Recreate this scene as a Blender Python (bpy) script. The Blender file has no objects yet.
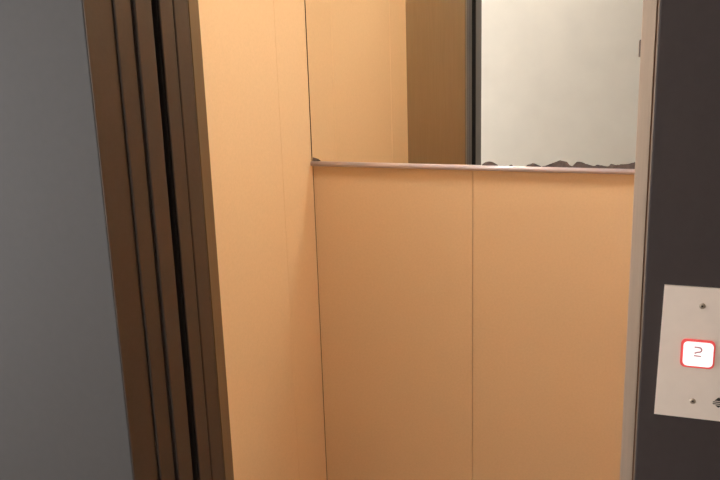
import bpy, bmesh, math
from mathutils import Matrix, Vector

S = bpy.context.scene
COL = S.collection
H = 1.55                       # eye height above the floor; the camera stands at x = y = 0

# ------------------------------------------------------------------ materials
def mat(name, col, rough=.5, metal=0., noise=None, bump=None, spec=.5, coat=0., emit=None, strength=0., aniso=0.):
    """noise = (scale xyz, amount): gentle value variation; bump = (scale xyz, strength)"""
    m = bpy.data.materials.new(name); m.use_nodes = True
    nt = m.node_tree; N = nt.nodes; L = nt.links
    b = N['Principled BSDF']
    b.inputs['Base Color'].default_value = (*col, 1)
    b.inputs['Roughness'].default_value = rough
    b.inputs['Metallic'].default_value = metal
    b.inputs['Specular IOR Level'].default_value = spec
    b.inputs['Coat Weight'].default_value = coat
    b.inputs['Anisotropic'].default_value = aniso
    if emit:
        b.inputs['Emission Color'].default_value = (*emit, 1)
        b.inputs['Emission Strength'].default_value = strength
    if noise or bump:
        tc = N.new('ShaderNodeTexCoord')
    def tex(scale, detail=4):
        mp = N.new('ShaderNodeMapping'); mp.inputs['Scale'].default_value = scale
        L.new(tc.outputs['Object'], mp.inputs['Vector'])
        t = N.new('ShaderNodeTexNoise'); t.inputs['Scale'].default_value = 1
        t.inputs['Detail'].default_value = detail
        L.new(mp.outputs['Vector'], t.inputs['Vector']); return t
    if noise:
        t = tex(noise[0])
        r = N.new('ShaderNodeValToRGB')
        a = noise[1]
        r.color_ramp.elements[0].position = .25; r.color_ramp.elements[1].position = .75
        r.color_ramp.elements[0].color = (*[c*(1-a) for c in col], 1)
        r.color_ramp.elements[1].color = (*[min(1, c*(1+a)) for c in col], 1)
        L.new(t.outputs['Fac'], r.inputs['Fac']); L.new(r.outputs['Color'], b.inputs['Base Color'])
    if bump:
        t = tex(bump[0], 3)
        bp = N.new('ShaderNodeBump'); bp.inputs['Strength'].default_value = bump[1]
        bp.inputs['Distance'].default_value = .001
        L.new(t.outputs['Fac'], bp.inputs['Height']); L.new(bp.outputs['Normal'], b.inputs['Normal'])
    return m

LAMINATE = mat('peach_laminate', (.77, .54, .318), .42, noise=((160, 160, 160), .035), bump=((420, 420, 420), .06), spec=.35)
BEAD = mat('pale_joint_bead', (.80, .56, .35), .35)
SEAM = mat('dark_seam_filler', (.20, .10, .045), .7)
MIRROR = mat('silvered_glass', (.88, .865, .83), 0., 1.)
MIRROR_EDGE = mat('mirror_edge', (.07, .04, .025), .4)
TARNISH = mat('black_tarnish', (.135, .105, .10), .6, noise=((70, 70, 70), .35))
ALU = mat('satin_aluminium', (.60, .52, .56), .30, .2, bump=((8, 600, 600), .05))
STEEL = mat('warm_brushed_steel', (.42, .36, .28), .38, 1., noise=((260, 260, 6), .05), bump=((500, 500, 8), .08))
POST = mat('pale_brushed_steel', (.79, .63, .515), .42, .9, noise=((300, 300, 5), .05), bump=((500, 500, 8), .08))
PLATE = mat('brushed_plate_steel', (.89, .775, .71), .42, .55, noise=((60, 60, 60), .02), bump=((8, 600, 600), .05))
BRONZE = mat('dark_bronze_steel', (.099, .080, .071), .36, .75, noise=((120, 120, 120), .05), spec=.4)
CHAR = mat('charcoal_paint', (.041, .031, .0315), .45, 0., noise=((90, 90, 90), .06), bump=((260, 260, 260), .05), spec=.3)
GREY = mat('grey_wall_paint', (.057, .052, .0515), .6, noise=((60, 60, 60), .04), bump=((240, 240, 240), .08), spec=.3)
WHITE = mat('off_white_plaster', (.80, .725, .63), .7, noise=((7, 7, 7), .03), bump=((120, 120, 120), .10), spec=.3)
CEIL = mat('ceiling_white', (.80, .77, .72), .7, noise=((9, 9, 9), .02))
FLOORM = mat('brown_vinyl', (.34, .25, .18), .4, noise=((25, 25, 25), .2))
FLOORL = mat('grey_terrazzo', (.30, .28, .26), .35, noise=((60, 60, 60), .25))
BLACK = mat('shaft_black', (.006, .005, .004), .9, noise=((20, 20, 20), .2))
STEEL_SHADED = mat('shaded_post_edge', (.25, .195, .13), .38, .8, noise=((300, 300, 6), .05), bump=((500, 500, 8), .06))  # darker copy of the post steel, its dimmer light put into the colour
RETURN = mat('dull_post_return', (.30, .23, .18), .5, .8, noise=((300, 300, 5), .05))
GROOVE = mat('brown_groove', (.26, .13, .06), .6)
GLOW_PANE = mat('added_glow_pane', (.9, .9, .9), .4, emit=(.94, .97, 1), strength=8.)  # glow for the added panel that lights the landing wall
SCREW = mat('screw_steel', (.55, .46, .38), .3, 1., noise=((400, 400, 400), .1))
SLOT = mat('dark_recess', (.03, .022, .018), .7)
INK = mat('black_enamel', (.012, .009, .008), .5)
BTN_RED = mat('glowing_red_rim', (.5, .03, .03), .3, emit=(1, .16, .15), strength=.36)
BTN_LENS = mat('glowing_lens', (.5, .45, .45), .25, emit=(1, .92, .92), strength=.9)
DIGIT = mat('digit_print', (.25, .10, .10), .5, emit=(.75, .45, .46), strength=.38)
LAMP = mat('lamp_diffuser', (.9, .9, .85), .5, emit=(.94, .95, .88), strength=38.)
LAMP2 = mat('lamp_diffuser_cool', (.9, .9, .9), .5, emit=(1, .98, .93), strength=24.)
TRIMW = mat('lamp_trim_white', (.75, .73, .70), .4)

# ------------------------------------------------------------------ mesh helpers
def link(name, bm, m, parent=None, smooth=False):
    bmesh.ops.recalc_face_normals(bm, faces=bm.faces)
    me = bpy.data.meshes.new(name); bm.to_mesh(me); bm.free()
    for mm in (m if isinstance(m, (list, tuple)) else [m]): me.materials.append(mm)
    if smooth:
        for p in me.polygons: p.use_smooth = True
    o = bpy.data.objects.new(name, me); COL.objects.link(o)
    if parent:
        o.parent = parent
        o.matrix_parent_inverse = Matrix.Translation(parent.location).inverted()
    return o

def box_bm(x0, x1, y0, y1, z0, z1, bev=0., seg=2, bm=None):
    b = bm or bmesh.new()
    r = bmesh.ops.create_cube(b, size=1)
    for v in r['verts']:
        v.co = Vector(((x0+x1)/2 + v.co.x*(x1-x0), (y0+y1)/2 + v.co.y*(y1-y0), (z0+z1)/2 + v.co.z*(z1-z0)))
    if bev:
        es = list({e for v in r['verts'] for e in v.link_edges})
        bmesh.ops.bevel(b, geom=es, offset=bev, segments=seg, profile=.5, affect='EDGES')
    return b

def box(name, x0, x1, y0, y1, z0, z1, m, parent=None, bev=0., seg=2):
    return link(name, box_bm(x0, x1, y0, y1, z0, z1, bev, seg), m, parent)

def prism_bm(pts, y_front, y_back, bm=None):
    """polygon in (x, z) extruded along y"""
    b = bm or bmesh.new()
    f = [b.verts.new((x, y_front, z)) for x, z in pts]
    k = [b.verts.new((x, y_back, z)) for x, z in pts]
    b.faces.new(f); b.faces.new(k[::-1])
    n = len(pts)
    for i in range(n):
        b.faces.new((f[i], f[(i+1) % n], k[(i+1) % n], k[i]))
    bmesh.ops.triangulate(b, faces=[q for q in b.faces if len(q.verts) > 4])
    return b

def cyl_y_bm(cx, cz, r, y_front, y_back, seg=28, dome=0., bm=None):
    b = bm or bmesh.new()
    rings = [(r, y_back), (r, y_front)]
    if dome: rings += [(r*.8, y_front-dome*.55), (r*.45, y_front-dome*.9)]
    vs = [[b.verts.new((cx+q*math.cos(2*math.pi*i/seg), y, cz+q*math.sin(2*math.pi*i/seg))) for i in range(seg)] for q, y in rings]
    for a, c in zip(vs, vs[1:]):
        for i in range(seg): b.faces.new((a[i], a[(i+1) % seg], c[(i+1) % seg], c[i]))
    b.faces.new(vs[-1]); b.faces.new(vs[0][::-1])
    return b

def rounded(cx, cz, w, h, r, seg=6):
    out = []
    for sx, sz, a0 in ((1, 1, 0), (-1, 1, 90), (-1, -1, 180), (1, -1, 270)):
        for i in range(seg+1):
            a = math.radians(a0 + 90*i/seg)
            out.append((cx+sx*(w/2-r)+r*math.cos(a), cz+sz*(h/2-r)+r*math.sin(a)))
    return out

def structure(o, label=None):
    o['kind'] = 'structure'
    if label: o['label'] = label
    return o

def thing(name, loc, label, cat, group=None):
    o = bpy.data.objects.new(name, None); COL.objects.link(o)
    o.empty_display_size = .05; o.location = loc
    return tag(o, label, cat, group)

def tag(o, label, cat, group=None):
    o['label'] = label; o['category'] = cat
    if group: o['group'] = group
    return o

# ------------------------------------------------------------------ key dimensions (metres)
XL, XJ, XR = -1.0405, -.788, -.013      # car left wall, left side of the doorway, car right wall
YW, YC, YB = 1.05, 1.374, 2.4504       # landing wall face, inner face of the car front, back wall of the car
ZL = H - .4105                         # top of the ledge under the mirror
XM = -.5283                            # seam between the two back panels
CT = 2.30                              # car ceiling
T = .012                               # panel thickness

# ------------------------------------------------------------------ the landing
structure(box('floor', -2.6, 2.0, -.95, YW+.20, -.1, 0, FLOORL))
structure(box('ceiling', -2.6, 2.0, -.95, YW+.07, 2.5, 2.6, CEIL))
structure(box('wall_landing', -2.6, 2.0, -1.05, -.95, 0, 2.5, WHITE))
structure(box('wall_end', -2.7, -2.6, -1.05, YW+.065, 0, 2.5, WHITE))
wn = bmesh.new()  # added unseen window shape, glows to brighten the landing from the left
for q in ((-.66, -.60, .34, 2.16), (.50, .56, .34, 2.16), (-.60, .50, .34, .40), (-.60, .50, 2.10, 2.16), (-.07, -.03, .40, 2.10)):
    box_bm(-2.6, -2.56, q[0], q[1], q[2], q[3], bm=wn)
wo = structure(link('added_light_panel_1', wn, TRIMW))
box('glow_pane', -2.598, -2.585, -.60, .50, .40, 2.10, GLOW_PANE, wo)
structure(box('wall_end_right', 2.0, 2.1, -1.05, YW+.065, 0, 2.5, WHITE))
structure(box('wall_grey', -2.6, XJ-.0015, YW, YW+.0645, 0, 2.5, GREY, bev=.0015))
structure(box('wall_grey_right', .42, 2.0, YW, YW+.0645, 0, 2.5, GREY))
structure(box('wall_lintel', XJ-.0015, .42, YW, YW+.0645, 2.06, 2.5, GREY))
# frame: bronze jamb lining on the left, broad charcoal face on the right
structure(box('trim_1', XJ-.04, XJ, YW+.0012, YW+.0675, 0, 2.06, BRONZE))
structure(box('trim_2', -.0128, .42, YW, YW+.0645, 0, 2.06, CHAR, bev=.002, seg=3))
# shaft behind the landing wall: dark pockets the leaves slide into
structure(box('wall_shaft', -1.50, -1.46, YW+.0645, YC, 0, 2.3, BLACK))
structure(box('wall_shaft_right', .08, .12, YW+.0645, YC, 0, 2.3, BLACK))
structure(box('trim_3', -1.46, .08, YW+.0645, YC, 2.085, 2.3, BLACK))

# ------------------------------------------------------------------ sliding door leaves, stacked open at the left
def leaf(y0, y1, x, label, m=BRONZE, name='sliding_door_leaf', gap_shade=False):
    t = thing(name, (-1.09, (y0+y1)/2, .008), label, 'door')
    # folded sheet panel with a rounded leading edge
    box('door_panel', -1.42, x-.006, y0, y1, .008, 2.075, m, t, .0015)
    box('leading_edge', x-.006, x, y0, y1, .008, 2.075, m, t, .0028, 4)
    if gap_shade: box('gap_shade_sheet', -1.42, x-.002, y1-.0002, y1+.0012, .008, 2.075, BLACK, t)  # black sheet added to put shade into the gap, seen in the mirror
    return t
leaf(1.1188, 1.1622, XJ+.004, 'dark bronze landing door leaf edge next to the flat jamb by the grey wall')
leaf(1.1652, 1.2114, XJ+.009, 'dark bronze landing door leaf edge just left of the widest black gap', gap_shade=True)
leaf(1.2475, 1.2890, XJ, 'dark bronze car door leaf edge just right of the widest black gap')
leaf(1.2914, 1.3390, XJ, 'dark bronze car door leaf edge beside the lit brown car post')

# ------------------------------------------------------------------ the lift car
structure(box('floor', XL-.05, .04, 1.25, YB+.04, -.05, .0, FLOORM))
structure(box('ceiling', XL-.05, .04, YC-.03, YB+.04, CT, CT+.04, CEIL))
wl = structure(box('wall_left', XL-.05, XL-T, YC-.03, YB+.03, 0, CT, SEAM))
for a, b in ((YC, YC+.2262), (YC+.2268, YB-.2253), (YB-.2247, YB-.0005)):
    box('wall_panel', XL-T, XL, a, b, 0, CT, LAMINATE, wl, .0008)
def bead(x, s, y, parent):
    b = bmesh.new(); pts = [(x+s*.0016*math.sin(t), y-.0020*math.cos(t)) for t in [math.radians(20*k) for k in range(10)]]
    lo = [b.verts.new((*p, 0)) for p in pts]; hi = [b.verts.new((*p, CT)) for p in pts]
    for i in range(len(pts)-1): b.faces.new((lo[i], lo[i+1], hi[i+1], hi[i]))
    b.faces.new((lo[-1], lo[0], hi[0], hi[-1])); b.faces.new(lo); b.faces.new(hi[::-1])
    link('joint_bead', b, BEAD, parent)
bead(XL-.0004, 1, YC+.2265, wl)
wr = structure(box('wall_right', XR+T, XR+.05, YC-.03, YB+.03, 0, CT, SEAM))
for a, b in ((YC, YC+.2262), (YC+.2268, YB-.2253), (YB-.2247, YB-.0005)):
    box('wall_panel', XR, XR+T, a, b, 0, CT, LAMINATE, wr, .0008)
bead(XR+.0004, -1, YC+.2265, wr)
wb = structure(box('wall_back', XL-.012, XR+.012, YB+T, YB+.04, 0, CT, SEAM))
for a, b in ((XL+.0012, XM-.0007), (XM+.0007, XR-.0015)):
    box('wall_panel', a, b, YB, YB+T, 0, ZL-.006, LAMINATE, wb, .0006)
box('wall_panel', XL+.0012, XR-.0015, YB+.0035, YB+T, ZL-.004, CT, LAMINATE, wb)
# front return with its brushed post
wf = structure(box('wall_front', XL-.01, XJ-.003, 1.3405, YC, 0, CT, STEEL))
box('post_edge', XJ-.003, XJ, 1.3402, YC, 0, 2.083, STEEL_SHADED, wf, .0009)
structure(box('trim_4', XJ, XR+.01, 1.3402, YC, 2.083, CT, STEEL))

# closing post on the right of the car doorway
sp = structure(box('trim_5', -.0376, -.0195, 1.27, YC, 0, 2.082, POST, bev=.0003, seg=1))
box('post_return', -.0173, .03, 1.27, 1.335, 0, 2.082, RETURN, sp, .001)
box('groove', -.0195, -.0173, 1.273, 1.335, 0, 2.082, GROOVE, sp)

# ------------------------------------------------------------------ mirror with worn silvering
mr = thing('mirror', (-.55, YB, ZL), 'wide frameless wall mirror over the peach back panels, silvering worn black along its foot', 'mirror')
MX0, MX1, MY = XL+.0034, -.058, YB-.0085
MT = 2.10
g = link('glass', box_bm(MX0, MX1, MY, YB+.003, ZL-.008, MT), [MIRROR_EDGE, MIRROR], mr)
for p in g.data.polygons:
    if p.normal.y < -.9: p.material_index = 1
box('edge_seal', XL+.0004, MX0-.0002, MY+.0012, YB+.003, ZL-.008, MT, MIRROR_EDGE, mr)
D = (MY)/2.4504
patches = [
 [(-1.0395,-.413),(-1.0395,-.4009),(-1.0316,-.4023),(-1.0199,-.4058),(-1.0134,-.4104),(-1.0134,-.413)],
 [(-.501,-.4135),(-.501,-.4105),(-.4951,-.4059),(-.4893,-.4028),(-.4833,-.4012),(-.4771,-.4010),(-.4715,-.4018),(-.4626,-.4060),(-.4538,-.4108),(-.4538,-.4135)],
 [(-.4216,-.4135),(-.4216,-.4115),(-.4159,-.4087),(-.413,-.4090),(-.41,-.4112),(-.41,-.4135)],
 [(-.3725,-.4135),(-.3725,-.4117),(-.3668,-.4072),(-.3597,-.4065),(-.3555,-.4031),(-.3483,-.4038),(-.3468,-.4082),(-.3411,-.4095),(-.3368,-.4085),(-.3297,-.4115),(-.3297,-.4135)],
 [(-.3268,-.4135),(-.3268,-.4117),(-.3127,-.4091),(-.2987,-.407),(-.2935,-.4020),(-.2877,-.3986),(-.2820,-.3945),(-.2766,-.3929),(-.2725,-.3951),(-.2682,-.3947),(-.2620,-.3968),(-.257,-.3968),(-.2535,-.4022),(-.2498,-.4063),(-.2428,-.4085),(-.2428,-.4135)],
 [(-.2428,-.4145),(-.2428,-.4085),(-.2401,-.4075),(-.2370,-.4040),(-.2334,-.4000),(-.2300,-.3962),(-.2275,-.3968),(-.2239,-.3955),(-.2200,-.3972),(-.2165,-.3968),(-.2100,-.3990),(-.2050,-.4016),(-.199,-.4025),(-.1930,-.4055),(-.1852,-.4066),(-.1800,-.4070),(-.1800,-.4145)],
 [(-.1802,-.4145),(-.1802,-.4068),(-.1780,-.4048),(-.1744,-.4028),(-.1700,-.4032),(-.1668,-.4048),(-.1608,-.4045),(-.1560,-.4062),(-.1510,-.4070),(-.1450,-.4072),(-.1410,-.4055),(-.1410,-.4145)],
 [(-.1412,-.4145),(-.1412,-.4050),(-.1385,-.4010),(-.1362,-.3996),(-.1340,-.4012),(-.1300,-.4010),(-.1260,-.4026),(-.1231,-.4030),(-.1190,-.4015),(-.1150,-.4022),(-.1100,-.4000),(-.1040,-.4004),(-.0960,-.4010),(-.0900,-.3990),(-.086,-.3996),(-.0800,-.3978),(-.0740,-.3965),(-.0700,-.3925),(-.062,-.390),(-.062,-.4145)],
 [(-.0665,-.0627),(-.0762,-.0635),(-.0772,-.0665),(-.0766,-.078),(-.0771,-.0901),(-.0766,-.100),(-.0770,-.1084),(-.0665,-.1098)],
]
for q in patches:
    link('tarnish_patch', prism_bm([(max(x*D, MX0), z*D+H) for x, z in q], MY-.0004, MY+.0002), TARNISH, mr)

# aluminium ledge under the mirror
ld = thing('mirror_ledge', (-.55, YB, ZL-.014), 'slim satin aluminium ledge running under the mirror above the peach panels', 'ledge')
b = bmesh.new()
ZL -= .0008
prof = [(YB, ZL)] + [(YB-.011-.009*math.sin(t), ZL-.0078+.0078*math.cos(t)) for t in [math.radians(15*k) for k in range(0, 13)]] + [(YB, ZL-.0156)]
rings = [[b.verts.new((x, y, z)) for y, z in prof] for x in (XL+.0008, -.055)]
for i in range(len(prof)):
    j = (i+1) % len(prof)
    b.faces.new((rings[0][i], rings[0][j], rings[1][j], rings[1][i]))
b.faces.new(rings[0]); b.faces.new(rings[1][::-1])
link('rail', b, ALU, ld, True)

# ------------------------------------------------------------------ call plate on the charcoal frame
PX, PZ0, PZ1, PY = .0520, H-.4873, H-.3171, YW-.003
cp = thing('call_plate', (PX, YW, PZ0), 'brushed steel lift call plate with a lit square button on the charcoal frame', 'call panel')
b = prism_bm([(.0098, PZ1), (.0975, PZ1), (.0960, PZ0), (.0064, PZ0)], PY, YW+.0005)
link('faceplate', b, PLATE, cp)
for x, z in ((.0537, -.3402), (.0503, -.4642)):
    s = link('screw', cyl_y_bm(x, H+z, .0036, PY-.0005, PY+.001, dome=.0009), SCREW, cp, True)
    b = prism_bm([(x-.0011, H+z-.0011), (x+.0011, H+z-.0011), (x+.0011, H+z+.0011), (x-.0011, H+z+.0011)], PY-.00155, PY-.0004)
    link('socket', b, SLOT, s)
BX, BZ = .0520, H-.4015
bt = link('call_button', prism_bm(rounded(BX+.0002, BZ+.0003, .0390, .0362, .0062), PY-.0022, PY+.001), BTN_RED, cp)
bt['label'] = 'lit square call button with a glowing red rim'
b = prism_bm(rounded(BX+.0006, BZ+.0004, .0340, .0308, .0054), PY-.0040, PY-.0010)
link('lens', b, BTN_LENS, bt)
# numeral 2: open hook and a separate foot stroke
def stroke(pts, w, y0, y1, bm):
    for i in range(len(pts)-1):
        p, q = Vector(pts[i]), Vector(pts[i+1]); d = (q-p).normalized(); n = Vector((-d.y, d.x))*w/2
        e = d*w*.18
        prism_bm([tuple(p-e+n), tuple(q+e+n), tuple(q+e-n), tuple(p-e-n)], y0, y1, bm)
b = bmesh.new()
cx, cz, r = BX+.0009, BZ+.0066, .0030
arc = [(cx-.0046, cz+r+.0001), (cx-.0010, cz+r)]
arc += [(cx+.0004+r*math.sin(a), cz+r*math.cos(a)) for a in [math.radians(d) for d in range(15, 166, 15)]]
arc += [(cx-.0014, cz-r-.0002), (cx-.0042, cz-r-.0018)]
stroke(arc, .0019, PY-.0043, PY-.0038, b)
stroke([(cx-.0048, cz-.0079), (cx+.0032, cz-.0082)], .0017, PY-.0043, PY-.0038, b)
link('numeral', b, DIGIT, bt)
# engraved emblem at lower right: up triangle, two bars, down triangle
ex, ez = .0800, H-.4632
b = bmesh.new()
prism_bm([(ex-.0050, ez+.0028), (ex+.0050, ez+.0028), (ex+.0005, ez+.0072), (ex-.0005, ez+.0072)], PY-.0004, PY+.0005, b)
prism_bm([(ex-.0068, ez+.0004), (ex+.0068, ez+.0004), (ex+.0064, ez+.0016), (ex-.0064, ez+.0016)], PY-.0004, PY+.0005, b)
prism_bm([(ex-.0064, ez-.0020), (ex+.0064, ez-.0020), (ex+.0068, ez-.0008), (ex-.0068, ez-.0008)], PY-.0004, PY+.0005, b)
prism_bm([(ex-.0036, ez-.0032), (ex+.0036, ez-.0032), (ex+.0005, ez-.0058), (ex-.0005, ez-.0058)], PY-.0004, PY+.0005, b)
link('emblem', b, INK, cp)

# ------------------------------------------------------------------ lamps (both above the frame)
def ceiling_lamp(x0, x1, y0, y1, z, m, label):
    t = thing('ceiling_lamp', ((x0+x1)/2, (y0+y1)/2, z), label, 'lamp')
    b = bmesh.new(); w = .02
    for q in ((x0-w, x1+w, y0-w, y0), (x0-w, x1+w, y1, y1+w), (x0-w, x0, y0, y1), (x1, x1+w, y0, y1)):
        box_bm(*q, z-.022, z, bm=b)
    link('lamp_frame', b, TRIMW, t)
    box('diffuser', x0, x1, y0, y1, z-.016, z-.004, m, t)
    return t
ceiling_lamp(-.39, -.07, 1.74, 2.06, CT, LAMP, 'square warm ceiling lamp inside the lift car')
ceiling_lamp(-1.45, -.45, -.30, -.10, 2.5, LAMP2, 'long cool ceiling lamp on the landing ceiling')

w = bpy.data.worlds.new('world'); S.world = w; w.use_nodes = True
w.node_tree.nodes['Background'].inputs[0].default_value = (.02, .02, .022, 1)

# ------------------------------------------------------------------ camera
cam = bpy.data.cameras.new('camera'); co = bpy.data.objects.new('camera', cam); COL.objects.link(co)
cam.sensor_width = 36; cam.lens = 850.05/720*36; cam.clip_start = .01
r = Vector((.94213177, .33379658, -.03110585)); u = Vector((-.05371925, .24190286, .96881229)); f = Vector((-.33091082, .91107785, -.24583567))
M = Matrix.Identity(4)
for i in range(3):
    M[i][0], M[i][1], M[i][2] = r[i], u[i], -f[i]
M.translation = (0, 0, H)
co.matrix_world = M
S.camera = co

vs = S.view_settings
S.display_settings.display_device = 'sRGB'
vs.view_transform = 'Standard'; vs.look = 'None'; vs.gamma = 1; vs.use_curve_mapping = False
vs.exposure = 0.0
S.cycles.use_denoising = True
S.cycles.max_bounces = 16; S.cycles.diffuse_bounces = 8; S.cycles.glossy_bounces = 8
S.cycles.caustics_reflective = True; S.cycles.blur_glossy = 0.0
S.cycles.sample_clamp_indirect = 0.0; S.cycles.sample_clamp_direct = 0.0
